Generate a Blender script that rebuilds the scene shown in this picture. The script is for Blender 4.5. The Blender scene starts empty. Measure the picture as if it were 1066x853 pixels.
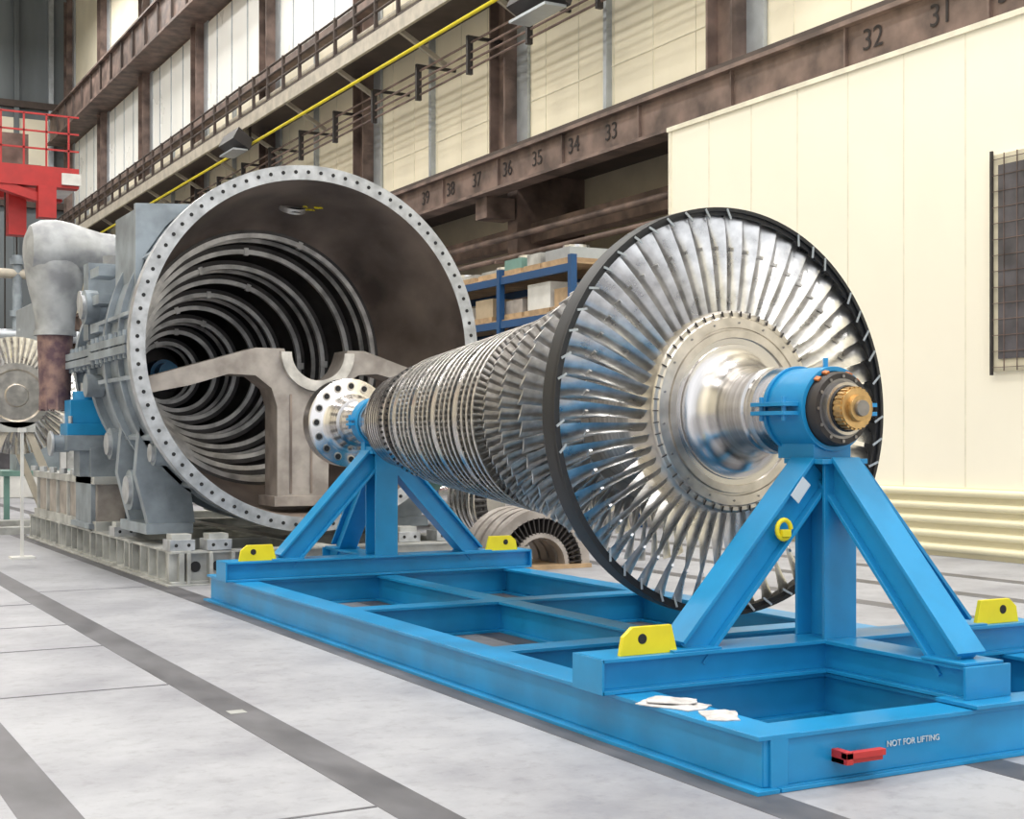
import bpy, math, random
from mathutils import Vector, Matrix
random.seed(7)
sc=bpy.context.scene
try:
    sc.view_settings.view_transform='Standard'
except Exception: pass
PI=math.pi
# ------------------------------------------------------------ materials
def mat(name,col,rough=.5,metal=0.,var=.12,scale=3.,bump=0.,col2=None,stretch=(1,1,1),detail=5,rv=.1,lo=.35,hi=.65,spec=None):
    m=bpy.data.materials.new(name); m.use_nodes=True
    nt=m.node_tree; N=nt.nodes; L=nt.links
    b=N['Principled BSDF']
    tc=N.new('ShaderNodeTexCoord'); mp=N.new('ShaderNodeMapping'); mp.inputs['Scale'].default_value=stretch
    L.new(tc.outputs['Object'],mp.inputs['Vector'])
    no=N.new('ShaderNodeTexNoise'); no.inputs['Scale'].default_value=scale; no.inputs['Detail'].default_value=detail
    L.new(mp.outputs['Vector'],no.inputs['Vector'])
    cr=N.new('ShaderNodeValToRGB')
    c2=col2 if col2 else tuple(c*(1-var) for c in col)
    c1=col if col2 else tuple(min(1,c*(1+var*.5)) for c in col)
    cr.color_ramp.elements[0].color=(*c2,1); cr.color_ramp.elements[0].position=lo
    cr.color_ramp.elements[1].color=(*c1,1); cr.color_ramp.elements[1].position=hi
    L.new(no.outputs['Fac'],cr.inputs['Fac']); L.new(cr.outputs['Color'],b.inputs['Base Color'])
    mr=N.new('ShaderNodeMapRange'); mr.inputs['To Min'].default_value=max(0,rough-rv); mr.inputs['To Max'].default_value=min(1,rough+rv)
    L.new(no.outputs['Fac'],mr.inputs['Value']); L.new(mr.outputs['Result'],b.inputs['Roughness'])
    b.inputs['Metallic'].default_value=metal
    if spec is not None: b.inputs['Specular IOR Level'].default_value=spec
    if bump>0:
        bp=N.new('ShaderNodeBump'); bp.inputs['Strength'].default_value=bump; bp.inputs['Distance'].default_value=.004
        L.new(no.outputs['Fac'],bp.inputs['Height']); L.new(bp.outputs['Normal'],b.inputs['Normal'])
    return m
M={}
M['blue']=mat('blue_paint',(.012,.262,.56),.34,0,.14,2.5)
M['bluedk']=mat('rack_blue_paint',(.01,.07,.20),.5)
M['yellow']=mat('yellow_paint',(.85,.72,.02),.45)
M['red']=mat('red_paint',(.48,.03,.03),.5)
M['black']=mat('black_rubber',(.010,.011,.014),.5)
M['dark']=mat('dark_steel',(.05,.045,.045),.5,.4)
M['gun']=mat('gunmetal_ring',(.30,.29,.29),.35,.9,.3,8)
M['hole']=mat('bolt_hole_dark',(.015,.015,.017),.7)
M['white']=mat('white_paint',(.75,.75,.73),.5)
M['tie']=mat('blade_tip_steel',(.42,.47,.52),.4,.5)
M['blade']=mat('blade_steel',(.72,.72,.72),.29,1,.28,9,rv=.07)
M['blade2']=mat('blade_row_steel',(.66,.64,.62),.34,1,.25,14,rv=.08)
M['shaft']=mat('turned_steel',(.72,.70,.69),.24,1,.3,1.2,stretch=(.5,26,.5),rv=.08,detail=6)
M['drum']=mat('drum_steel',(.52,.50,.48),.38,1,.3,1.2,stretch=(.6,30,.6),rv=.1)
M['hub']=mat('hub_ring_steel',(.66,.62,.57),.34,1,.2,8)
M['brass']=mat('brass_nut',(.62,.42,.20),.35,1,.3,12)
M['orange']=mat('orange_tape',(.65,.20,.05),.5)
M['flange']=mat('machined_flange',(.50,.52,.55),.42,.55,.3,6)
M['casin']=mat('casing_bore_scale',(.47,.385,.335),.37,.45,scale=1.1,col2=(.15,.12,.11),bump=.1,stretch=(1,.6,1),lo=.36,hi=.70,detail=8)
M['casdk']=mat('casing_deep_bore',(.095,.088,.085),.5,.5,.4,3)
M['ring']=mat('ring_lip_steel',(.66,.64,.61),.40,.5,.4,4)
M['casout']=mat('casing_grey_paint',(.28,.325,.37),.5,.1,.35,2.5)
M['castcol']=mat('cast_iron_light',(.48,.44,.41),.5,.3,scale=4,col2=(.29,.26,.24),bump=.1)
M['pipe']=mat('pipe_mill_scale',(.46,.48,.50),.5,.25,scale=3.0,col2=(.24,.25,.27),detail=7)
M['rust']=mat('rusty_pipe',(.34,.22,.19),.6,.2,scale=7,col2=(.12,.07,.09))
M['base']=mat('grey_primer_base',(.46,.47,.46),.5,.2,.35,3)
M['wood']=mat('pallet_wood',(.46,.32,.19),.7,0,.3,4)
M['card']=mat('cardboard',(.46,.37,.26),.8)
M['cream']=mat('cream_wall_panel',(.90,.84,.67),.55,0,.08,.5)
M['cabin']=mat('cream_sandwich_panel',(.94,.895,.76),.45,0,.03,.4)
M['rail']=mat('cream_guard_rail',(.82,.76,.54),.45,0,.05,.4)
M['seam']=mat('panel_seam',(.66,.61,.47),.6)
M['seamlt']=mat('panel_joint_light',(.80,.76,.62),.6)
M['lower']=mat('lower_wall_paint',(.55,.48,.36),.7,0,.2,.6)
M['pane']=mat('translucent_pane',(.92,.93,.90),.3,0,.04,.4)
M['brown']=mat('brown_steel',(.19,.135,.115),.6,.1,.55,1.5)
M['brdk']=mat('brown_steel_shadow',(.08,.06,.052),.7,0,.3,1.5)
M['galv']=mat('galvanised_steel',(.46,.50,.54),.4,.5)
M['beige']=mat('beige_duct',(.48,.44,.37),.55,0,.2)
M['endw']=mat('end_wall_cladding',(.20,.23,.25),.7,0,.4,.35,stretch=(1,1,.15))
M['gridgrey']=mat('window_glass_grey',(.085,.08,.09),.4,0,.4,3)
M['ceil']=mat('ceiling_sheet',(.62,.61,.57),.8)
M['letter']=mat('stencil_paint',(.02,.015,.015),.7)
M['label']=mat('white_label',(.55,.62,.68),.5)
M['cloth']=mat('white_cotton',(.60,.585,.59),.9,0,.3,14,bump=.6)
M['green']=mat('machine_green',(.16,.30,.27),.5)
M['stripe']=mat('floor_channel_iron',(.145,.145,.16),.5,.2,scale=3.5,col2=(.075,.075,.085),stretch=(1,.5,1),detail=8)
def floor_mat():
    m=bpy.data.materials.new('polished_concrete'); m.use_nodes=True
    nt=m.node_tree;N=nt.nodes;L=nt.links;b=N['Principled BSDF']
    tc=N.new('ShaderNodeTexCoord')
    n1=N.new('ShaderNodeTexNoise'); n1.inputs['Scale'].default_value=.7; n1.inputs['Detail'].default_value=10; n1.inputs['Roughness'].default_value=.7
    n2=N.new('ShaderNodeTexNoise'); n2.inputs['Scale'].default_value=9; n2.inputs['Detail'].default_value=6; n2.inputs['Roughness'].default_value=.7
    L.new(tc.outputs['Object'],n1.inputs['Vector']);L.new(tc.outputs['Object'],n2.inputs['Vector'])
    r1=N.new('ShaderNodeValToRGB'); r1.color_ramp.elements[0].color=(.235,.24,.275,1); r1.color_ramp.elements[0].position=.34
    r1.color_ramp.elements[1].color=(.37,.38,.415,1); r1.color_ramp.elements[1].position=.58
    L.new(n1.outputs['Fac'],r1.inputs['Fac'])
    mx=N.new('ShaderNodeMixRGB'); mx.blend_type='MULTIPLY'; mx.inputs['Fac'].default_value=.5
    L.new(r1.outputs['Color'],mx.inputs['Color1'])
    r2=N.new('ShaderNodeValToRGB'); r2.color_ramp.elements[0].position=.3; r2.color_ramp.elements[0].color=(.62,.60,.60,1);r2.color_ramp.elements[1].position=.48
    L.new(n2.outputs['Fac'],r2.inputs['Fac']);L.new(r2.outputs['Color'],mx.inputs['Color2'])
    L.new(mx.outputs['Color'],b.inputs['Base Color'])
    mr=N.new('ShaderNodeMapRange'); mr.inputs['To Min'].default_value=.38; mr.inputs['To Max'].default_value=.62
    L.new(n1.outputs['Fac'],mr.inputs['Value']); L.new(mr.outputs['Result'],b.inputs['Roughness'])
    return m
M['floor']=floor_mat()

# ------------------------------------------------------------ mesh builder
class B:
    def __init__(s,name): s.n=name; s.V=[];s.F=[];s.I=[];s.m=[]
    def mi(s,k):
        if k not in s.m: s.m.append(k)
        return s.m.index(k)
    def add(s,v,f,k):
        o=len(s.V); s.V+= [tuple(p) for p in v]; i=s.mi(k)
        for q in f: s.F.append(tuple(o+a for a in q)); s.I.append(i)
    def bx(s,x0,x1,y0,y1,z0,z1,k):
        v=[(x0,y0,z0),(x1,y0,z0),(x1,y1,z0),(x0,y1,z0),(x0,y0,z1),(x1,y0,z1),(x1,y1,z1),(x0,y1,z1)]
        s.add(v,[(0,3,2,1),(4,5,6,7),(0,1,5,4),(1,2,6,5),(2,3,7,6),(3,0,4,7)],k)
    def frame(s,p0,p1,up):
        p0=Vector(p0);p1=Vector(p1);d=(p1-p0).normalized();up=Vector(up)
        if abs(d.dot(up))>.98: up=Vector((1,0,0)) if abs(d.x)<.9 else Vector((0,1,0))
        a=d.cross(up).normalized(); c=a.cross(d).normalized()
        return p0,p1,d,a,c
    def obb(s,p0,p1,w,h,k,up=(0,0,1),ox=0,oz=0):
        p0,p1,d,a,c=s.frame(p0,p1,up)
        v=[]
        for p in (p0,p1):
            for i,j in ((-1,-1),(1,-1),(1,1),(-1,1)):
                v.append(p+a*(i*w/2+ox)+c*(j*h/2+oz))
        s.add(v,[(0,1,2,3),(7,6,5,4),(0,4,5,1),(1,5,6,2),(2,6,7,3),(3,7,4,0)],k)
    def ib(s,p0,p1,w,h,k,t=.02,up=(0,0,1),web=None):
        s.obb(p0,p1,w,t,k,up,0,h/2-t/2); s.obb(p0,p1,w,t,k,up,0,-h/2+t/2)
        s.obb(p0,p1,web or t,h-2*t,k,up)
    def tube(s,p0,p1,r,k,n=16,r2=None,cap=True):
        p0,p1,d,a,c=s.frame(p0,p1,(0,0,1)); r2=r if r2 is None else r2
        v=[]
        for p,q in ((p0,r),(p1,r2)):
            for i in range(n):
                t=2*PI*i/n; v.append(p+a*math.cos(t)*q+c*math.sin(t)*q)
        f=[(i,i+n,(i+1)%n+n,(i+1)%n) for i in range(n)]
        if cap: f+= [tuple(range(n)),tuple(range(2*n-1,n-1,-1))]
        s.add(v,f,k)
    def path(s,pts,r,k,n=12):
        pts=[Vector(p) for p in pts]; v=[];m=len(pts);pa=None
        rs=r if isinstance(r,(list,tuple)) else [r]*m
        for j,p in enumerate(pts):
            d=((pts[min(j+1,m-1)]-pts[max(j-1,0)])).normalized()
            if pa is None:
                u=Vector((0,0,1)) if abs(d.z)<.9 else Vector((0,1,0)); a=d.cross(u).normalized()
            else: a=(pa-d*pa.dot(d)).normalized()
            c=d.cross(a).normalized(); pa=a
            for i in range(n):
                t=2*PI*i/n; v.append(p+(a*math.cos(t)+c*math.sin(t))*rs[j])
        f=[]
        for j in range(m-1):
            for i in range(n): f.append((j*n+i,j*n+(i+1)%n,(j+1)*n+(i+1)%n,(j+1)*n+i))
        f+= [tuple(range(n-1,-1,-1)),tuple(range((m-1)*n,m*n))]
        s.add(v,f,k)
    def lathe(s,prof,cx,cz,k,n=96,a0=0,a1=2*PI,closed=False,y0=0):
        full=abs(a1-a0-2*PI)<1e-6; m=n if full else n+1; v=[]
        for (y,r) in prof:
            for i in range(m):
                t=a0+(a1-a0)*i/n; v.append((cx+r*math.cos(t),y+y0,cz+r*math.sin(t)))
        f=[]; P=len(prof)
        for j in range(P if closed else P-1):
            jj=(j+1)%P
            for i in range(n):
                ii=(i+1)%m
                f.append((j*m+i,j*m+ii,jj*m+ii,jj*m+i))
        s.add(v,f,k)
    def ring(s,ya,yb,ri,ro,cx,cz,k,n=96,a0=0,a1=2*PI):
        s.lathe([(ya,ri),(ya,ro),(yb,ro),(yb,ri)],cx,cz,k,n,a0,a1,closed=True)
    def poly(s,pts,y0,y1,k):
        n=len(pts); v=[(x,y0,z) for x,z in pts]+[(x,y1,z) for x,z in pts]
        f=[tuple(range(n)),tuple(range(2*n-1,n-1,-1))]+[(i,i+n,(i+1)%n+n,(i+1)%n) for i in range(n)]
        s.add(v,f,k)
    def blades(s,y,cx,cz,n,secs,k,m=4,ph=0.,jit=0.):
        for b in range(n):
            t=2*PI*b/n+ph; er=Vector((math.cos(t),0,math.sin(t))); et=Vector((-math.sin(t),0,math.cos(t)))
            v=[];q=2*m; jg=random.uniform(-jit,jit)
            for (r,c,g,th,cam,yo) in secs:
                g=g+jg
                pts=[]
                for i in range(m+1):
                    u=i/m-.5; pts.append((u,cam*(1-4*u*u)+th*math.sqrt(max(0,(1-4*u*u)))*.5))
                for i in range(m-1,0,-1):
                    u=i/m-.5; pts.append((u,cam*(1-4*u*u)-th*math.sqrt(max(0,(1-4*u*u)))*.5))
                for (a,bb) in pts:
                    a*=c;bb*=c
                    ax=a*math.cos(g)-bb*math.sin(g); tg=a*math.sin(g)+bb*math.cos(g)
                    v.append(Vector((cx,y+yo,cz))+er*r+et*tg+Vector((0,ax,0)))
            f=[]
            for j in range(len(secs)-1):
                for i in range(q): f.append((j*q+i,j*q+(i+1)%q,(j+1)*q+(i+1)%q,(j+1)*q+i))
            f.append(tuple(range((len(secs)-1)*q,len(secs)*q)))
            s.add(v,f,k)
    def done(s,smooth=True,bevel=0,angle=35,recalc=True):
        me=bpy.data.meshes.new(s.n); me.from_pydata(s.V,[],s.F)
        for k in s.m: me.materials.append(M[k])
        me.polygons.foreach_set('material_index',s.I)
        if recalc:
            import bmesh
            bm=bmesh.new(); bm.from_mesh(me); bmesh.ops.recalc_face_normals(bm,faces=bm.faces); bm.to_mesh(me); bm.free()
        if smooth:
            me.polygons.foreach_set('use_smooth',[True]*len(me.polygons)); me.set_sharp_from_angle(angle=math.radians(angle))
        ob=bpy.data.objects.new(s.n,me); sc.collection.objects.link(ob)
        if bevel:
            md=ob.modifiers.new('bevel','BEVEL'); md.width=bevel; md.segments=2; md.limit_method='ANGLE'; md.angle_limit=math.radians(40)
        return ob
def text(body,loc,size,mode,k,parent,name):
    cu=bpy.data.curves.new(name,'FONT'); cu.body=body; cu.size=size; cu.align_x='CENTER'; cu.align_y='CENTER'; cu.extrude=.002
    cu.materials.append(M[k]); o=bpy.data.objects.new(name,cu); sc.collection.objects.link(o)
    if mode=='-X': R=Matrix(((0,0,-1),(-1,0,0),(0,1,0)))
    elif mode=='-Y': R=Matrix(((1,0,0),(0,0,-1),(0,1,0)))
    o.matrix_world=Matrix.Translation(loc)@R.to_4x4()
    o.parent=parent
    return o

AX,AZ=5.54,1.78
# ------------------------------------------------------------ floor
b=B('floor'); b.bx(-18,22,-15,90,-.2,0,'floor')
for x in (-5.98,-4.56,-3.14,-1.72,-.3,1.11,2.52,3.94,5.36,6.78,8.2,9.62,11.04,12.46):
    b.bx(x-.125,x+.125,-15,60,-.01,.002,'stripe')
for y in (3.1,5.6,9.05,11.0,12.4,14.1,16.4,18.9):
    b.bx(1.24,2.39,y,y+.022,-.01,.0025,'stripe')
for y in (4.3,15.2): b.bx(2.65,3.81,y,y+.008,-.01,.002,'stripe')
for (x,y) in ((2.55,4.95),(2.5,7.9)): b.bx(x-.05,x+.05,y,y+.1,.0,.004,'base')
b.done(False)
# ------------------------------------------------------------ rotor
b=B('turbine_rotor')
b.lathe([(5.98,0),(5.98,.045),(6.01,.05),(6.01,.0)],AX,AZ,'gun',32)
b.lathe([(6.0,.045),(6.0,.075),(6.03,.08),(6.03,.115),(6.10,.12),(6.10,.05)],AX,AZ,'brass',48)
for i in range(24):
    t=2*PI*i/24; c,s_=math.cos(t),math.sin(t)
    b.obb((AX+c*.115,6.04,AZ+s_*.115),(AX+c*.115,6.10,AZ+s_*.115),.018,.02,'brass',up=(c,0,s_))
b.lathe([(6.10,.0),(6.10,.13),(6.12,.14),(6.12,.0)],AX,AZ,'black',48)
b.lathe([(6.12,.12),(6.12,.155),(6.15,.16),(6.15,.175)],AX,AZ,'gun',64)
b.lathe([(6.15,.175),(6.15,.205),(6.17,.216),(6.25,.216)],AX,AZ,'dark',64)
for i in range(12):
    t=2*PI*i/12; c,s_=math.cos(t),math.sin(t)
    b.tube((AX+c*.188,6.151,AZ+s_*.188),(AX+c*.188,6.143,AZ+s_*.188),.010,'gun',10)
b.ring(6.112,6.12,.135,.152,AX,AZ,'hub',48)
b.lathe([(6.25,.216),(6.66,.23),(6.66,.262),(6.70,.266),(6.71,.252),(6.75,.252),(6.76,.268),(6.80,.268),(6.81,.255),(6.90,.257),(6.97,.268),(7.03,.29),(7.08,.325),(7.12,.37),(7.135,.40),(7.135,.43),(7.15,.435),(7.15,.47)],AX,AZ,'shaft',128)
b.lathe([(7.15,.47),(7.135,.475),(7.135,.52),(7.15,.525),(7.15,.535),(7.14,.54),(7.14,.60),(7.15,.61),(7.15,.635),(7.17,.65),(7.42,.65),(7.42,.5)],AX,AZ,'hub',128)
for i in range(18):
    t=2*PI*(i+.4)/18; c,s_=math.cos(t),math.sin(t)
    b.tube((AX+c*.57,7.14,AZ+s_*.57),(AX+c*.57,7.134,AZ+s_*.57),.007,'gun',10)
NB=54
for i in range(NB):
    t=2*PI*i/NB; c,s_=math.cos(t),math.sin(t)
    b.obb((AX+c*.61,7.139,AZ+s_*.61),(AX+c*.645,7.145,AZ+s_*.645),.006,.01,'dark',up=(0,1,0))
secs=[]
for i in range(9):
    u=i/8; r=.63+u*(1.285-.63)
    secs.append((r,.185-.045*u,math.radians(2+66*u**1.35),.11-.06*u,.24-.20*u,0))
b.blades(7.29,AX,AZ,NB,secs,'blade',5,jit=.025)
for i in range(NB):
    t=2*PI*(i+.08)/NB; c,s_=math.cos(t),math.sin(t)
    p=Vector((AX+c*1.06,7.25,AZ+s_*1.06)); e=Vector((-s_,0,c))
    b.obb(p-e*.010,p+e*.018+Vector((0,.04,0)),.014,.020,'blade',up=(c,0,s_))
b.ring(7.205,7.35,1.292,1.316,AX,AZ,'black',128)
b.ring(7.225,7.235,1.268,1.316,AX,AZ,'black',128)
for i in range(NB):
    if random.random()<.2: continue
    t=2*PI*(i+.5)/NB+random.uniform(-.012,.012); c,s_=math.cos(t),math.sin(t)
    e=Vector((-s_,0,c)); p=Vector((AX+c*1.245,7.212,AZ+s_*1.245)); q=Vector((AX+c*1.305,7.20,AZ+s_*1.305))+e*random.uniform(.035,.06)
    b.obb(p,q,.014,.006,'tie',up=(0,1,0))
# drum + stages: groups of rows separated by plain bands
rows=[(8.15,.60,1.03,58),(8.72,.58,.88,66),(9.12,.56,.80,72)]
y=9.38; k_=0
while y<11.42:
    u=(y-9.38)/2.04; rows.append((y,.655-.10*u,.765-.185*u,92)); k_+=1
    y+=.108 if k_%4 else .165
prof=[(7.42,.5)]
for (y,r0,r1,n) in rows:
    w=.075 if y<8.9 else .055 if y<9.3 else .032
    dp=.07 if y<9.3 else .03
    prof+=[(y-w-.01,r0-dp),(y-w,r0-dp),(y-w,r0),(y+w,r0),(y+w,r0-dp)]
prof+=[(11.5,.43),(11.5,.50),(11.53,.50),(11.53,.46),(11.58,.46)]
b.lathe(prof,AX,AZ,'drum',96)
for j,(y,r0,r1,n) in enumerate(rows):
    if j>=3 and (j-3)%4==3 and y<11.2:
        b.ring(y+.045,y+.115,r1-.10,r1-.022,AX,AZ,'shaft',96)
    long=(r1-r0); ch=.16 if y<8.5 else .13 if y<9 else .11 if y<9.3 else .075
    g0,g1=(math.radians(12),math.radians(60)) if y<9.3 else (math.radians(25),math.radians(38))
    ss=[(r0-.005,ch,g0,.18,.16,0),(r0+long*.5,ch*.9,(g0+g1)/2,.14,.12,0),(r1,ch*.82,g1,.09,.06,0)]
    b.blades(y,AX,AZ,n,ss,'blade2',3)
    if y>9.3: b.ring(y-.013,y+.013,r1-.006,r1+.002,AX,AZ,'blade2',96)
b.lathe([(11.58,.46),(11.60,.47),(11.60,.53),(11.72,.535),(11.74,.52),(11.76,.50),(11.78,.46)],AX,AZ,'shaft',96)
for i in range(60):
    t=2*PI*i/60; c,s_=math.cos(t),math.sin(t)
    b.tube((AX+c*.534,11.66,AZ+s_*.534),(AX+c*.542,11.66,AZ+s_*.542),.013,'hole',8)
    b.tube((AX+c*.50,11.6,AZ+s_*.50),(AX+c*.50,11.594,AZ+s_*.50),.011,'hole',8)
g=[(11.78,.46)]
for i in range(8): y=11.82+i*.05; g+=[(y,.455),(y,.43),(y+.022,.43),(y+.022,.455)]
g+=[(12.24,.45),(12.27,.42),(12.30,.30),(12.36,.25),(12.60,.235),(12.62,.25),(12.70,.25),(12.71,.22),(13.45,.22),(13.46,.25),(13.60,.26),(13.66,.30),(13.68,.33),(13.68,.44),(13.70,.465),(13.86,.465),(13.87,.44),(13.87,.0)]
b.lathe(g,AX,AZ,'shaft',96)
for i in range(16):
    t=2*PI*i/16; c,s_=math.cos(t),math.sin(t)
    b.tube((AX+c*.385,13.685,AZ+s_*.385),(AX+c*.385,13.672,AZ+s_*.385),.042,'hub',16)
    b.tube((AX+c*.385,13.672,AZ+s_*.385),(AX+c*.385,13.668,AZ+s_*.385),.030,'hole',16)
b.done(angle=40,recalc=True)

# ------------------------------------------------------------ blue transport frame
b=B('rotor_transport_frame')
FX0,FX1,FY0,FY1=3.98,7.10,4.97,13.62
def beam(p0,p1,w=.24,h=.26,web=.1): b.ib(p0,p1,w,h,'blue',.022,web=web)
zc=.13
beam((FX0+.12,FY0,zc),(FX0+.12,FY1,zc)); beam((FX1-.12,FY0,zc),(FX1-.12,FY1,zc))
beam((AX,FY0+.2,zc-.001),(AX,FY1-.2,zc-.001),.2,.252)
for y in (FY0+.12,6.30,7.88,10.3,12.87,FY1-.12): beam((FX0+.08,y,zc-.0005),(FX1-.08,y,zc-.0005),.22 if y>6 else .24,.256)
b.bx(FX0+.035,FX0+.055,FY0+.02,FY1-.02,.023,.237,'blue')
b.bx(FX0+.04,FX1-.04,FY0+.015,FY0+.05,.024,.236,'blue')
b.bx(FX0-.03,FX0+.1,FY0-.03,FY1+.02,.001,.021,'blue'); b.bx(FX0+.11,FX1,FY0-.028,FY0+.1,.0015,.0205,'blue')
def support(yc,sgn):
    zb=.262; zt=.45
    b.ib((FX0-.08,yc,(zb+zt)/2),(FX1+.08,yc,(zb+zt)/2),.30,zt-zb,'blue',.02,web=.18)
    b.bx(FX0-.085,FX0-.07,yc-.15,yc+.15,zb,zt,'blue'); b.bx(FX1+.07,FX1+.085,yc-.15,yc+.15,zb,zt,'blue')
    yl=yc+sgn*1.22
    b.ib((AX,yc,(zb+zt)/2-.001),(AX,yl,(zb+zt)/2-.001),.26,zt-zb-.006,'blue',.02,web=.16)
    b.bx(AX-.16,AX+.16,yl-.01,yl+.01,zb+.02,zt-.002,'blue')
    b.bx(AX-.22,AX+.22,yl-.14,yl+.14,zb,zb+.02,'blue')
    top=1.47
    b.ib((AX,yc,zt),(AX,yc,top),.24,.26,'blue',.022,up=(0,1,0),web=.03)
    b.bx(AX-.17,AX+.17,yc-.17,yc+.17,top-.01,top+.02,'blue')
    for s in (-1,1):
        p0=Vector((AX+s*1.02,yc,zt-.02)); p1=Vector((AX+s*.10,yc,top-.04))
        b.ib(p0,p1,.2,.2,'blue',.022,up=(0,0,1),web=.10)
        b.bx(AX+s*1.02-.16,AX+s*1.02+.16,yc-.14,yc+.14,zt,zt+.012,'blue')
        x0=AX+s*1.50;x1=AX+s*1.17
        pts=[(x0,zt),(x0+s*-.02,zt+.10),(x0-s*.08,zt+.15),(x1,zt+.15),(x1+s*-.04,zt)]
        b.poly(pts,yc-.10,yc-.07,'yellow')
        b.tube((AX+s*1.36,yc-.104,zt+.085),(AX+s*1.36,yc-.066,zt+.085),.028,'hole',16)
        if sgn<0:
            q=p0.lerp(p1,.68)
            cen=q+Vector((0,-.15,-.02)); pp=[cen+Vector((math.cos(a)*.05,.05,math.sin(a)*.055)) for a in [PI*2*i/16 for i in range(15)]]
            b.path(pp,.014,'yellow',8)
            b.bx(q.x-.03,q.x+.03,yc-.13,yc-.08,q.z-.06,q.z-.02,'yellow')
    p0=Vector((AX,yc+sgn*1.05,zt-.02)); p1=Vector((AX,yc+sgn*.10,top-.04))
    b.ib(p0,p1,.2,.2,'blue',.022,up=(0,0,1),web=.10)
    b.bx(AX-.14,AX+.14,p0.y-.15,p0.y+.15,zt-.002,zt+.012,'blue')
    b.bx(AX-.13,AX+.13,yc-.05,yc+.10,top+.02,top+.06,'blue')
support(6.30,-1); support(12.87,1)
def clamp(y0,y1,ri,ro,big=True):
    b.ring(y0,y1,ri,ro,AX,AZ,'blue',64)
    if big:
        b.ring(y1-.05,y1-.03,ro,ro+.015,AX,AZ,'blue',64)
    e=.11 if big else .06
    for s in (-1,1):
        for dz in (-.026,.026):
            xa,xb=sorted((AX+s*(ro-.01),AX+s*(ro+e)))
            b.bx(xa,xb,y0+.03,y1-.03,AZ+dz-.012,AZ+dz+.012,'blue')
        ys_=(y0+.08,y1-.08) if big else ((y0+y1)/2,)
        for yy in ys_: b.tube((AX+s*(ro+e*.6),yy,AZ-.07),(AX+s*(ro+e*.6),yy,AZ+.07),.015,'blue',8)
    b.bx(AX-.14,AX+.14,y0+.02,y1-.02,1.49,1.62-.04,'blue')
clamp(6.22,6.58,.22,.248); clamp(12.95,13.09,.222,.245,False)
for t in (48,66,112,130):
    a=math.radians(t); b.obb((AX+math.cos(a)*.222,6.185,AZ+math.sin(a)*.222),(AX+math.cos(a)*.230,6.22,AZ+math.sin(a)*.230),.03,.014,'orange',up=(math.cos(a),0,math.sin(a)))
b.tube((AX,6.30,2.02),(AX,6.30,2.08),.016,'blue',8)
b.bx(4.42,4.66,4.90,5.0,.10,.125,'red'); b.bx(4.42,4.66,4.88,4.92,.125,.155,'red'); b.bx(4.42,4.46,4.88,5.0,.10,.16,'red')
b.obb((AX-.33,6.185,1.26),(AX-.24,6.185,1.365),.075,.004,'label',up=(0,1,0))
fr=b.done(bevel=.004,angle=30)
text('NOT FOR LIFTING',(4.93,4.978,.145),.042,'-Y','label',fr,'stencil_lettering')

b=B('work_gloves')
random.seed(3)
def rag(cx,cy,z,w,l,ang):
    n=14;v=[];f=[]
    for i in range(n+1):
        for j in range(n+1):
            u=i/n-.5;w_=j/n-.5
            x=u*w*(1+.10*math.sin(5*w_));y=w_*l*(1+.08*math.cos(7*u))
            h=.006+.007*(math.sin(u*11+1+4*w_)*math.cos(w_*9)+1)*(1-(2*u)**4)*(1-(2*w_)**4)
            v.append((cx+x*math.cos(ang)-y*math.sin(ang),cy+x*math.sin(ang)+y*math.cos(ang),z+h))
    for i in range(n):
        for j in range(n):
            a=i*(n+1)+j; f.append((a,a+1,a+n+2,a+n+1))
    o=len(v); v+=[(p[0],p[1],z+.001) for p in v[:o]]
    f+=[tuple(reversed([q+o for q in g])) for g in f[:n*n]]
    for k in range(n):
        for (a,c) in ((k,k+1),(n*(n+1)+k,n*(n+1)+k+1),(k*(n+1),(k+1)*(n+1)),(k*(n+1)+n,(k+1)*(n+1)+n)): f.append((a,c,c+o,a+o))
    b.add(v,f,'cloth')
rag(4.09,5.78,.26,.22,.34,.35); rag(4.12,5.44,.26,.17,.24,-.5); rag(4.09,5.80,.276,.16,.24,.7)
b.done()

# ------------------------------------------------------------ casing
CX,CZ=5.82,2.67
b=B('turbine_casing')
b.ring(15.50,15.66,1.985,2.155,CX,CZ,'flange',128)
for i in range(84):
    t=2*PI*(i+.5)/84;c,s_=math.cos(t),math.sin(t)
    b.tube((CX+c*2.075,15.502,CZ+s_*2.075),(CX+c*2.075,15.494,CZ+s_*2.075),.022,'hole',12)
b.lathe([(15.5,1.985),(15.9,1.97),(16.6,1.93),(17.0,1.85),(17.4,1.72),(17.5,1.66)],CX,CZ,'casin',128)
ys=[17.5+.58*i for i in range(9)]
R9=[1.56-.14*i for i in range(9)]
for i,y in enumerate(ys):
    r=R9[i]
    b.ring(y,y+.07,r,r+.06,CX,CZ,'ring',96)
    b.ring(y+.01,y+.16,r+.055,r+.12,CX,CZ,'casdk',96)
    if i%2==0:
        b.ring(y+.30,y+.34,r-.02,r+.03,CX,CZ,'ring',96)
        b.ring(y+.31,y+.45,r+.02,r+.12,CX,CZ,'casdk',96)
    for t in (.0,PI):
        c=math.cos(t)
        b.obb((CX+c*(r-.02),y-.02,CZ),(CX+c*(r+.08),y-.02,CZ),.05,.09,'ring',up=(0,0,1))
    t=PI/2+.35*((i*7)%3-1); c,s_=math.cos(t),math.sin(t)
    b.obb((CX+c*(r-.02),y+.02,CZ+s_*(r-.02)),(CX+c*(r+.08),y+.02,CZ+s_*(r+.08)),.06,.06,'ring',up=(0,1,0))
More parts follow.
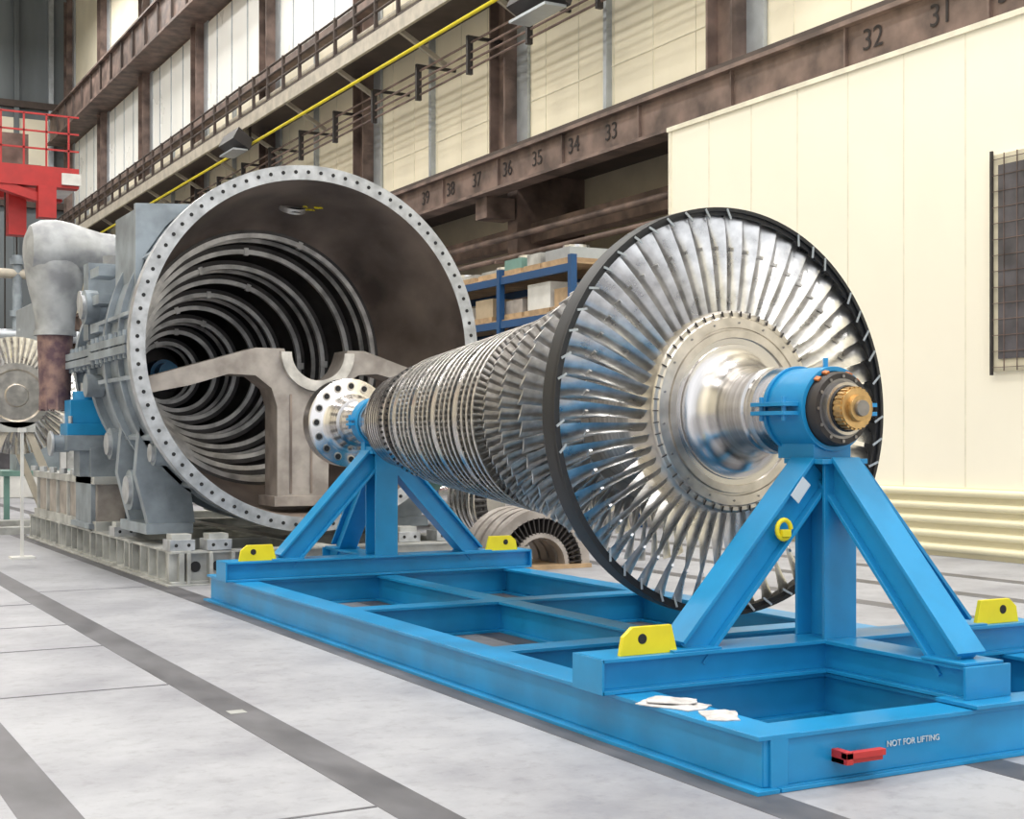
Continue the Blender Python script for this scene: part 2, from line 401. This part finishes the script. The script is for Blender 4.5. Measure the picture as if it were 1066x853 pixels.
b.lathe([(17.5,1.72)]+[(y+.35,R9[i]+.14) for i,y in enumerate(ys)]+[(23.2,.5),(23.2,.0)],CX,CZ,'casdk',96)
b.lathe([(22.0,.0),(22.0,.16),(22.3,.16),(22.3,.22),(22.8,.22)],CX,CZ,'blue',32)
b.tube((6.02,16.85,CZ+1.84),(6.02,16.82,CZ+1.90),.17,'ring',32); b.tube((6.02,16.82,CZ+1.81),(6.02,16.81,CZ+1.87),.14,'hole',32)
b.lathe([(15.66,2.155),(15.72,2.06),(17.5,2.03),(17.9,1.86),(18.6,1.86),(18.6,1.95),(18.75,1.95),(18.75,1.75),(20.6,1.6),(20.6,1.72),(20.75,1.72),(20.75,1.45),(22.6,1.15),(23.4,.8),(23.4,0)],CX,CZ,'casout',96)
for t in range(0,360,20):
    a=math.radians(t+10);c,s_=math.cos(a),math.sin(a)
    b.obb((CX+c*2.06,15.66,CZ+s_*2.06),(CX+c*2.03,17.55,CZ+s_*2.03),.05,.12,'casout',up=(c,0,s_))
for y in (16.3,17.0): b.ring(y,y+.05,2.03,2.11,CX,CZ,'casout',96)
for s in (-1,1):
    for (q0,q1,ya,yb) in ((2.02,2.17,15.68,17.6),(1.66,2.02,17.6,20.6)):
        xa,xb=sorted((CX+s*q0,CX+s*q1)); b.bx(xa,xb,ya,yb,CZ-.10,CZ-.01,'casout'); b.bx(xa,xb,ya,yb,CZ+.01,CZ+.10,'casout')
    for i in range(8):
        y=15.85+i*.24; b.tube((CX+s*2.12,y,CZ-.15),(CX+s*2.12,y,CZ+.17),.035,'casout',8)
    for i in range(11):
        y=17.8+i*.26; b.tube((CX+s*1.95,y,CZ-.15),(CX+s*1.95,y,CZ+.17),.035,'casout',8)
    xa,xb=sorted((CX+s*1.25,CX+s*1.8))
    for (ya,yb) in ((16.3,16.45),(17.2,17.35)):
        b.poly([(CX+s*1.85,1.75),(CX+s*1.90,1.2),(CX+s*1.75,.62),(CX+s*1.2,.62),(CX+s*1.25,1.0),(CX+s*1.6,1.35)],ya,yb,'casout')
    b.bx(xa,xb,16.2,17.5,.50,.62,'casout')
    b.tube((CX+s*1.4,16.8,1.0),(CX+s*1.86,16.8,1.0),.24,'casout',28); b.tube((CX+s*1.86,16.8,1.0),(CX+s*1.90,16.8,1.0),.17,'flange',28)
    b.bx(xa,xb,19.2,20.2,.45,1.5,'casout'); b.bx(xa-.05,xb+.05,19.1,20.3,.40,.47,'casout')
for (y,z,r) in ((16.0,1.45,.15),(17.9,1.55,.2),(18.3,3.3,.22),(17.0,3.9,.18)):
    dx=math.sqrt(max(0,2.04**2-(z-CZ)**2)); b.tube((CX-dx+.02,y,z),(CX-dx-.14,y,z),r,'casout',24); b.tube((CX-dx-.14,y,z),(CX-dx-.18,y,z),r*.7,'flange',24)
b.poly([(3.94,3.42),(3.94,4.30),(4.52,4.34),(4.25,4.07),(4.02,3.72),(3.97,3.55)],16.3,17.4,'casout')
b.poly([(3.90,3.38),(3.90,4.34),(4.55,4.38),(4.25,4.10),(4.02,3.76),(3.96,3.55)],16.22,16.3,'casout')
for z in (2.95,3.3,3.65): b.bx(3.80,4.05,17.7,18.2,z,z+.12,'casout')
b.bx(3.84,4.2,18.5,18.8,2.9,3.9,'casout')
b.tube((4.0,18.6,3.4),(3.74,18.6,3.4),.14,'flange',24); b.tube((4.0,18.4,2.3),(3.78,18.4,2.3),.15,'casout',24)
# steam pipe
PX=3.70
b.path([(5.2,20.0,4.17),(4.75,20,4.17),(4.5,20,4.17),(4.25,20,4.18)],[.34,.33,.33,.34],'pipe',32)
b.tube((4.72,20.0,4.17),(4.82,20.0,4.17),.43,'pipe',32)
b.path([(4.3,20,4.18),(4.1,20,4.2),(3.9,20,4.21),(3.7,20,4.21),(3.5,20,4.21),(3.36,20,4.21),(3.30,20,4.21)],[.33,.36,.41,.44,.42,.34,.20],'pipe',32)
b.path([(PX,20,4.3),(PX,20,4.0),(PX,20,3.75),(PX,20,3.5),(PX,20,3.3),(PX,20,3.1)],[.38,.41,.37,.31,.27,.26],'pipe',32)
b.tube((PX,20,3.11),(PX,20,3.04),.285,'pipe',28)
b.tube((PX,20,3.06),(PX,20,2.02),.24,'rust',28,r2=.20)
for i in range(8):
    t=2*PI*i/8; b.tube((PX+.18*math.cos(t),20+.18*math.sin(t),2.5),(PX+.19*math.cos(t),20+.19*math.sin(t),2.0),.028,'rust',8)
b.tube((4.4,19.3,3.6),(4.4,19.3,4.1),.2,'pipe',20)
# internal bearing support spider
pts=[(3.92,2.30),(5.28,2.70),(5.64,2.70),(5.67,2.60)]
for i in range(1,10):
    a=PI+ PI*i/10; pts.append((6.05+.38*math.cos(a),2.66+.36*math.sin(a)))
pts+=[(6.43,2.6),(6.46,2.70),(6.68,2.70),(7.72,2.36),(7.72,2.20),(6.85,2.42),(6.6,2.40),(6.35,2.24),(6.22,2.0),(6.2,.86),(5.55,.86),(5.55,2.0),(5.48,2.22),(5.28,2.37),(4.95,2.38),(4.5,2.24),(3.92,2.12)]
b.poly(pts,16.05,16.5,'castcol')
b.lathe([(15.98,.34),(15.98,.47),(16.05,.47)],6.05,2.66,'ring',32,PI,2*PI)
b.bx(5.50,6.25,16.0,16.6,.80,.92,'castcol')
for x in (5.72,5.98): b.bx(x-.012,x+.012,16.03,16.06,.95,2.15,'casin')
random.seed(5)
for r_ in range(3):
    for q in range(5):
        if random.random()<.75: b.obb((CX+.28+q*.05,16.6+r_*.14,CZ+1.862-.01*r_),(CX+.31+q*.05,16.62+r_*.14+random.uniform(-.03,.03),CZ+1.857-.01*r_),.012,.05,'yellow',up=(0,1,0))
b.done(angle=35)

b=B('casing_skid_frame')
X0,X1,Y0,Y1=4.01,7.75,15.08,23.9
def sb(p0,p1,w=.22,h=.36): b.ib(p0,p1,w,h,'base',.025,web=.06)
for x in (X0+.12,CX,X1-.12): sb((x,Y0,.20),(x,Y1,.20))
for y in (Y0+.12,17.0,19.2,21.4,Y1-.12): sb((X0,y,.198),(X1,y,.198),.22,.352)
for i in range(22):
    y=Y0+.2+i*.4; b.bx(X0+.01,X0+.1,y,y+.025,.03,.36,'base')
    if i%2: b.tube((X0+.095,y+.2,.2),(X0+.085,y+.2,.2),.07,'hole',16)
for (x,y) in ((4.15,15.25),(4.55,15.2),(7.4,15.3),(6.9,15.3),(4.15,17.9),(7.4,19.6)):
    b.bx(x-.14,x+.14,y-.12,y+.18,.38,.50,'flange'); b.bx(x-.11,x+.11,y-.08,y+.14,.50,.56,'base')
    for q in (-.07,.07): b.tube((x+q,y-.125,.44),(x+q,y-.12,.44),.02,'hole',10)
for x in (4.2,4.45,4.7): b.bx(x-.02,x+.02,15.05,15.4,.02,.36,'base'); b.tube((x+.1,15.16,.2),(x+.1,15.155,.2),.06,'hole',14)
b.bx(X0-.05,X1+.05,Y0-.05,Y1,0,.019,'base')
b.bx(4.04,4.5,19.0,23.6,.38,.50,'base'); b.bx(4.08,4.45,19.1,23.5,.50,1.0,'castcol'); b.bx(4.02,4.5,19.0,23.6,1.0,1.1,'base')
for i in range(6): y=19.3+i*.8; b.bx(4.04,4.1,y,y+.06,.5,1.0,'base'); b.tube((4.06,y+.4,1.18),(4.06,y+.4,1.1),.06,'flange',8)
b.done(bevel=.004)

b=B('steam_valve')
vy=19.55; vx=4.0
b.bx(vx-.27,vx+.27,vy-.25,vy+.25,1.66,1.82,'blue'); b.bx(vx-.22,vx+.22,vy-.2,vy+.2,1.82,2.14,'blue'); b.tube((vx,vy,2.14),(vx,vy,2.26),.15,'blue',20)
for x in (vx-.22,vx+.22):
    for y in (vy-.2,vy+.2): b.tube((x,y,1.64),(x,y,1.92),.03,'flange',8)
b.bx(vx-.28,vx+.2,vy-.28,vy+.28,1.45,1.66,'casout'); b.bx(vx-.1,vx+.2,vy-.2,vy+.2,1.1,1.45,'casout')
b.tube((vx-.2,vy,1.55),(vx-.42,vy,1.55),.12,'casout',20); b.tube((vx-.42,vy,1.55),(vx-.46,vy,1.55),.17,'flange',20)
b.tube((vx,vy,2.24),(vx,vy,2.38),.05,'flange',12)
b.done(bevel=.006)

# ------------------------------------------------------------ secondary rotors
def small_rotor(name,cx,y0,cz,scale,n,vert=True,mk='drum'):
    b=B(name)
    pr=[(y0,0),(y0,.15*scale),(y0+.35*scale,.16*scale),(y0+.36*scale,.3*scale)]
    b.lathe(pr,cx,cz,'shaft',48)
    y=y0+.36*scale
    for i in range(n):
        r=(.80-.05*i)*scale
        b.lathe([(y,.3*scale),(y,r*.75),(y+.1*scale,r*.75),(y+.1*scale,.3*scale)],cx,cz,mk,64)
        b.blades(y+.05*scale,cx,cz,48,[(r*.74,.10*scale,.3,.2,.15,0),(r,.09*scale,.8,.1,.1,0)],'blade2',3)
        b.ring(y+.01,y+.09*scale,r,r+.02*scale,cx,cz,'shaft',64)
        y+=.26*scale
    b.lathe([(y0+.36*scale,.3*scale),(y,.3*scale),(y+.3*scale,.18*scale),(y+1.0*scale,.16*scale),(y+1.0*scale,0)],cx,cz,'shaft',48)
    L=y+1.0*scale
    for yy in (y0+.15*scale,L-.3*scale):
        b.bx(cx-.5*scale,cx+.5*scale,yy-.06,yy+.06,0.0,.14,'base')
        for s in (-1,1): b.obb((cx+s*.42*scale,yy,.1),(cx+s*.1*scale,yy,cz-.14*scale),.1,.1,'base')
        b.bx(cx-.16*scale,cx+.16*scale,yy-.05,yy+.05,cz-.25*scale,cz-.15*scale,'base')
    b.done(angle=40)
small_rotor('spare_turbine_rotor',9.3,16.4,.78,.92,6)
small_rotor('spare_turbine_rotor.001',11.2,18.6,.85,1.0,5)
b=B('diaphragm_half_ring')
for i in range(4):
    y=14.9+i*.22
    b.ring(y,y+.16,.58,.70,8.55,.05,'castcol',48,0,PI)
    b.ring(y,y+.16,.34,.40,8.55,.05,'castcol',48,0,PI)
    for j in range(24):
        a=PI*(j+.5)/24; c,s_=math.cos(a),math.sin(a)
        b.obb((8.55+c*.39,y+.04,.05+s_*.39),(8.55+c*.59,y+.04,.05+s_*.59),.014,.09,'dark',up=(0,1,0))
b.bx(7.85,9.25,14.85,15.8,0,.05,'wood')
b.done()
b=B('bladed_wheel')
wx,wy,wz=3.95,24.7,2.35
b.lathe([(wy,0),(wy,.18),(wy+.05,.2),(wy+.05,.42),(wy,.45),(wy,.55),(wy+.2,.55)],wx,wz,'hub',48)
b.blades(wy+.1,wx,wz,54,[(.54,.13,.2,.15,.15,0),(.8,.12,.7,.1,.1,0),(1.0,.12,1.1,.06,.05,0)],'blade',3)
b.lathe([(wy+.2,.5),(wy+2.5,.4),(wy+2.5,0)],wx,wz,'drum',48)
for s in (-1,1): b.obb((wx+s*.9,wy+.1,.05),(wx+s*.15,wy+.1,wz-.5),.1,.12,'beige'); b.obb((wx+s*.9,wy+2.2,.05),(wx+s*.15,wy+2.2,wz-.4),.1,.12,'beige')
b.bx(wx-1.2,wx+1.2,wy-.1,wy+.3,0,.12,'base'); b.bx(wx-.3,wx+.3,wy-.0,wy+.25,wz-.62,wz-.45,'base'); b.bx(wx-.3,wx+.3,wy+2.1,wy+2.35,wz-.5,wz-.38,'base'); b.bx(wx-1.2,wx+1.2,wy+2.0,wy+2.4,0,.12,'base')
b.done(angle=40)
b=B('barrier_post')
b.bx(3.18,3.22,19.6,19.64,0,1.75,'white'); b.bx(3.05,3.35,19.47,19.77,0,.03,'white'); b.bx(3.15,3.25,19.58,19.66,1.7,1.76,'white')
b.done()
b=B('workshop_bench')
b.bx(4.2,9,28,29.4,.9,1.0,'green')
for x in (4.3,6,7.5,8.9):
    for y in (28.1,29.3): b.bx(x-.05,x+.05,y-.05,y+.05,0,.9,'green')
b.bx(4.5,5.3,28.2,29,1.0,1.5,'casout'); b.bx(5.8,6.8,28.2,29,1.0,1.35,'card'); b.bx(7.2,8.2,28.2,29.1,1.0,1.9,'base'); b.tube((4.9,28.6,1.5),(4.9,28.6,2.0),.2,'pipe')
b.done()
b=B('machining_centre')
b.bx(5.5,9.5,40,46,0,3.2,'white'); b.bx(5.8,7.5,39.8,40,.8,2.4,'gridgrey'); b.bx(7.7,9.2,39.9,40,.3,2.8,'base'); b.bx(6,9,41,45,3.2,3.9,'base'); b.bx(7,7.6,40.5,44,3.9,5.5,'galv')
b.done(bevel=.03)
b=B('process_pipework')
for (x,z1,r) in ((6.6,8.5,.22),(7.6,7.6,.16),(8.6,8.8,.3)):
    b.tube((x,47.5,0),(x,47.5,z1),r,'casout',16)
    for z in (3.2,5.6,z1-.3): b.tube((x,47.5,z),(x,47.5,z+.2),r*1.5,'casout',16)
b.tube((5.5,47.5,7.0),(9.6,47.5,7.0),.16,'beige',12); b.tube((5.5,47.5,5.0),(9.6,47.5,5.0),.2,'galv',12)
b.bx(5.5,9.6,48,48.3,3.9,4.2,'brown')
for x in (5.6,9.5): b.bx(x-.1,x+.1,48,48.3,0,4.2,'brown')
b.done()

# ------------------------------------------------------------ red overhead crane
b=B('overhead_crane')
y0=50.2
b.bx(-12,10.1,y0,y0+.5,10.4,11.1,'red'); b.bx(-12,10.1,y0+3,y0+3.5,10.4,11.1,'red')
b.obb((7.0,y0+.25,10.5),(9.2,y0+.25,9.9),.4,.3,'red')
b.bx(9.5,10.15,y0-.1,y0+3.6,10.5,10.9,'white'); b.bx(8.7,9.3,y0-.2,y0+.3,9.3,10.4,'red'); b.bx(7.9,8.5,y0+1,y0+1.6,8.8,10.4,'red')
for xx in [ -12+.75*i for i in range(30)]:
    if xx<10.1: b.bx(xx-.03,xx+.03,y0,y0+.06,11.1,12.9,'red')
for z in (11.7,12.3,12.9): b.bx(-12,10.1,y0,y0+.05,z-.03,z+.03,'red')
b.bx(-12,9.0,y0+1,y0+2.4,11.1,11.3,'brown')
b.bx(7.6,8.6,y0+1.2,y0+2.2,11.3,12.4,'brown')
for x in (7.9,8.3): b.tube((x,52,5.0),(x,52,10.5),.03,'dark',6)
b.bx(7.8,8.4,51.8,52.2,4.5,5.1,'yellow')
b.done()

# ------------------------------------------------------------ right wall
WX=17.0
b=B('wall_right')
b.bx(WX,WX+.3,-15,88,8.5,30,'cream')
b.bx(19,19.3,-15,88,0,8.5,'lower')
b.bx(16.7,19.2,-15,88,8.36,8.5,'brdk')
b.done(False)
b=B('window_1')
for i in range(8):
    y0=31.6+9.2*i
    if y0>80: break
    b.bx(16.93,17,y0+.5,y0+8.4,15.1,19.2,'pane')
    for j in range(1,4): b.bx(16.90,16.95,y0+.4+2*j-.04,y0+.4+2*j+.04,15.1,19.2,'galv')
b.done(False)
cols=[3.5,12.7]+[21.9+9.2*i for i in range(8)]
b=B('wall_columns')
for y in cols:
    if y>87: continue
    b.bx(16.55,17.0,y-.42,y-.36,8.55,28,'brown'); b.bx(16.55,17.0,y+.36,y+.42,8.55,28,'brown'); b.bx(16.80,17.0,y-.36,y+.36,8.55,28,'brown')
    b.bx(16.9,16.98,y-.95,y-.42,8.55,28,'galv')
    b.bx(17.0,19,y-.25,y+.25,0,8.35,'brown')
    yy=y+4.6
    if yy<87: b.bx(16.85,17.0,yy-.07,yy+.07,8.55,15,'galv')
b.done(False)
b=B('trim_1')
for z in (10.0,11.8,13.2): b.bx(16.98,17.0,-15,88,z-.012,z+.012,'seamlt')
for i in range(66):
    y=-12+i*1.533; b.bx(16.985,17.0,y-.01,y+.01,8.6,14.8,'seamlt')
b.done(False)
g=B('crane_runway_girder')
g.bx(16.0,16.05,-15,87.5,7.75,8.45,'brown'); g.bx(15.85,16.5,-15,87.5,8.45,8.53,'brown'); g.bx(15.85,16.35,-15,87.5,7.68,7.75,'brown'); g.bx(16.05,16.10,-15,87.5,8.53,8.7,'brdk')
for i in range(33):
    y=-13+i*3.066; g.bx(15.93,16.0,y-.02,y+.02,7.75,8.45,'brown')
for y in cols: g.bx(16.1,16.9,y-.3,y+.3,7.15,7.68,'brown')
go=g.done(False)
for s_,px in (('30',1050),('31',978),('32',907),('33',635),('34',596),('35',558),('36',527),('37',495),('38',468),('39',442)):
    y=(26383/(px+259)-7.657)/.878
    text(s_,(15.985,y,8.12),.50,'-X','letter',go,'bay_number_'+s_)
b=B('service_pipes')
b.bx(17.4,17.8,21,87,6.6,7.1,'brown'); b.bx(18.3,18.6,21,87,5.7,5.9,'brown')
b.tube((16.6,21,6.65),(16.6,87,6.65),.08,'brown',12); b.tube((16.8,21,6.2),(16.8,87,6.2),.07,'brown',12); b.tube((16.7,21,5.75),(16.7,87,5.75),.07,'beige',12); b.tube((18.7,21,5.2),(18.7,87,5.2),.12,'galv',12)
for y in cols[2:]: b.bx(16.5,18.9,y-.05,y+.05,6.05,6.12,'brown')
b.done()
b=B('yellow_gas_pipe')
b.tube((15.5,-15,12.05),(15.5,87,12.05),.05,'yellow',10); b.done()
b=B('conduit_rack')
for j,z in enumerate((10.95,11.15,11.35,11.6)): b.tube((15.9,-15,z),(15.9,87,z),.03,'brown',6)
for i in range(28):
    y=16+i*3.06
    if y>86: break
    b.bx(15.8,17.0,y-.04,y+.04,11.7,11.78,'dark'); b.bx(15.8,15.95,y-.05,y+.05,10.8,11.78,'dark')
b.done()
b=B('service_walkway')
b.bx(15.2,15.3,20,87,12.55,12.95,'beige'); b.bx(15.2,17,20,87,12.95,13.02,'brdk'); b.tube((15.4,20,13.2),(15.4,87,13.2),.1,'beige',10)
for z in (13.5,13.8,14.1): b.tube((15.25,20,z),(15.25,87,z),.04,'brdk',6)
for i in range(60):
    y=20.5+i*1.533
    if y>86: break
    b.bx(15.2,15.3,y-.04,y+.04,12.95,14.15,'brdk')
for i in range(18):
    y=21+i*4.6
    if y>86: break
    b.obb((16.9,y,12.0),(15.3,y,12.9),.12,.12,'beige'); b.bx(16.2,17,y-.6,y+.6,13.02,13.9,'beige')
b.done()
b=B('upper_runway_girder')
b.bx(15.8,15.9,20,87,19.4,20.9,'brown'); b.bx(15.6,17,20,87,19.3,19.42,'brown'); b.bx(15.6,17,20,87,20.9,21.0,'brown')
b.bx(16.3,16.6,20,87,14.6,14.9,'brown')
for i in range(29):
    y=20+i*2.3; b.bx(15.7,15.8,y-.05,y+.05,19.4,20.9,'brdk')
b.done(False)
for i,(y,z) in enumerate(((26.3,11.3),(48,12.2))):
    b=B('flood_lamp'); b.poly([(14.7,z-.1),(15.3,z-.45),(15.4,z-.1),(14.9,z+.3)],y-.9,y+.9,'dark'); b.bx(15.3,15.6,y-.05,y+.05,z-.2,z-.1,'dark'); b.bx(15.56,15.62,y-.05,y+.05,z-.2,12.94,'dark'); b.bx(14.72,15.25,y-.8,y+.8,z-.48,z-.42,'galv'); b.done(False)
b=B('wall_far'); b.bx(-18,19,88,88.4,0,30,'endw')
for i in range(19):
    x=-18+i*2; b.bx(x-.15,x+.15,87.7,88,0,30,'galv' if i%2 else 'endw')
for z in (8,16,22): b.bx(-18,17,87.6,88,z-.4,z,'brdk')
b.bx(12,16,87.9,88,16.5,21,'cream'); b.bx(10,16,87.9,88,1,7,'cream')
b.done(False)
b=B('wall_left'); b.bx(-18.3,-18,-15,88,0,30,'cream'); b.done(False)
b=B('ceiling'); b.bx(-18,17.3,-15,88,30,30.3,'ceil'); b.done(False)
b=B('roof_truss')
for y in [3.5+9.2*i for i in range(9)]:
    b.bx(-18,17,y-.15,y+.15,27.4,27.8,'brown'); b.bx(-18,17,y-.15,y+.15,29.6,30,'brown')
    for i in range(14): b.obb((-18+i*2.5,y,27.6),(-16.75+i*2.5,y,29.8),.15,.15,'brown'); b.obb((-16.75+i*2.5,y,29.8),(-15.5+i*2.5,y,27.6),.15,.15,'brown')
b.done(False)

# ------------------------------------------------------------ cabin
b=B('test_cabin')
cx=14.42
b.bx(cx,15.8,-14,20.5,0,7.1,'cabin'); b.bx(cx-.04,15.84,-14.05,20.56,7.1,7.18,'seamlt'); b.bx(cx-.02,cx,20.44,20.53,.0,7.1,'seamlt')
for i in range(30):
    y=20.5-1.15*(i+1)
    b.bx(cx-.004,cx,y-.012,y+.012,0.95,7.1,'seamlt')
for j in range(5):
    z=.12+j*.19; b.tube((cx-.05,-14,z),(cx-.05,20.4,z),.055,'rail',12)
b.bx(cx-.02,cx,-14,20.45,0,.95,'rail')
b.bx(cx-.05,cx,9.0,13.1,2.5,5.35,'seam'); b.bx(cx-.075,cx-.05,9.1,12.97,2.66,5.2,'gridgrey')
for i in range(14): z=2.55+i*.21; b.bx(cx-.085,cx-.07,9.0,13.1,z-.004,z+.004,'brown')
for i in range(20): y=9.0+i*.215; b.bx(cx-.085,cx-.07,y-.004,y+.004,2.5,5.35,'brown')
b.bx(cx-.09,cx-.06,13.06,13.10,2.45,5.4,'dark')
b.done()

# ------------------------------------------------------------ storage rack
b=B('pallet_rack')
RX0,RX1=12.8,14.3
for y in (21.2,23.9,26.6,29.3,32):
    for x in (RX0,RX1): b.bx(x-.06,x+.06,y-.06,y+.06,0,4.9,'bluedk')
    for z in (1,2.4,3.6): b.obb((RX0,y,z),(RX1,y,z+1.1),.05,.05,'bluedk')
for z in (1.7,3.05,3.9,4.75):
    for x in (RX0,RX1): b.bx(x-.04,x+.04,21.2,32,z-.14,z,'bluedk')
    b.bx(RX0,RX1,21.2,32,z,z+.03,'wood')
random.seed(11)
for z in (1.73,3.08,3.93,4.78):
    y=21.4
    while y<31:
        w=random.uniform(.6,1.0); h=random.uniform(.06,.22) if z>4.5 else random.uniform(.2,.5)
        b.bx(RX0+.05,RX1-.1,y,y+w,z,z+.10,'wood')
        k=random.choice(['card','wood','base','castcol','white','galv'] if z<4.5 else ['galv','base','casout','green'])
        b.bx(RX0+.1,RX1-.2,y+.05,y+w-.05,z+.10,z+.10+h,k)
        if z>4.5 and random.random()<.5: b.tube((13.3,y+w/2,z+.1+h),(13.3,y+w/2,z+.18+h),.25,'blade',20)
        y+=w+random.uniform(.05,.25)
b.done(False)
b=B('steel_trestle')
for y in (22.5,24.5):
    b.bx(9.2,11.2,y-.08,y+.08,.7,.86,'green')
    for x in (9.3,11.1): b.obb((x,y-.35,0),(x,y,.75),.08,.08,'green'); b.obb((x,y+.35,0),(x,y,.75),.08,.08,'green')
b.bx(9.1,11.3,22.2,24.8,.86,.95,'base'); b.tube((10.2,22.4,1.25),(10.2,24.6,1.25),.3,'castcol',32)
b.done()

# ------------------------------------------------------------ lights
def area(name,loc,sx,sy,e,col=(1,.97,.925),rot=(0,0,0)):
    l=bpy.data.lights.new(name,'AREA'); l.shape='RECTANGLE'; l.size=sx; l.size_y=sy; l.energy=e; l.color=col
    o=bpy.data.objects.new(name,l); o.location=loc; o.rotation_euler=rot; sc.collection.objects.link(o)
for y in (-6,8,22,38,56,74):
    for x in (-8,4,12): area('ceiling_lamp',(x,y,25.5),2.5,5,1400)
w=bpy.data.worlds.new('hall_daylight'); sc.world=w; w.use_nodes=True
w.node_tree.nodes['Background'].inputs['Color'].default_value=(.95,.97,1,1); w.node_tree.nodes['Background'].inputs['Strength'].default_value=1.3
# ------------------------------------------------------------ camera
cd=bpy.data.cameras.new('camera'); co=bpy.data.objects.new('camera',cd); sc.collection.objects.link(co)
co.location=(0,0,1.6); co.rotation_euler=(math.radians(90),0,-math.atan(792/1450))
cd.sensor_width=36; cd.lens=1450/1066*36; cd.shift_y=31.5/1066; cd.clip_end=300
sc.camera=co
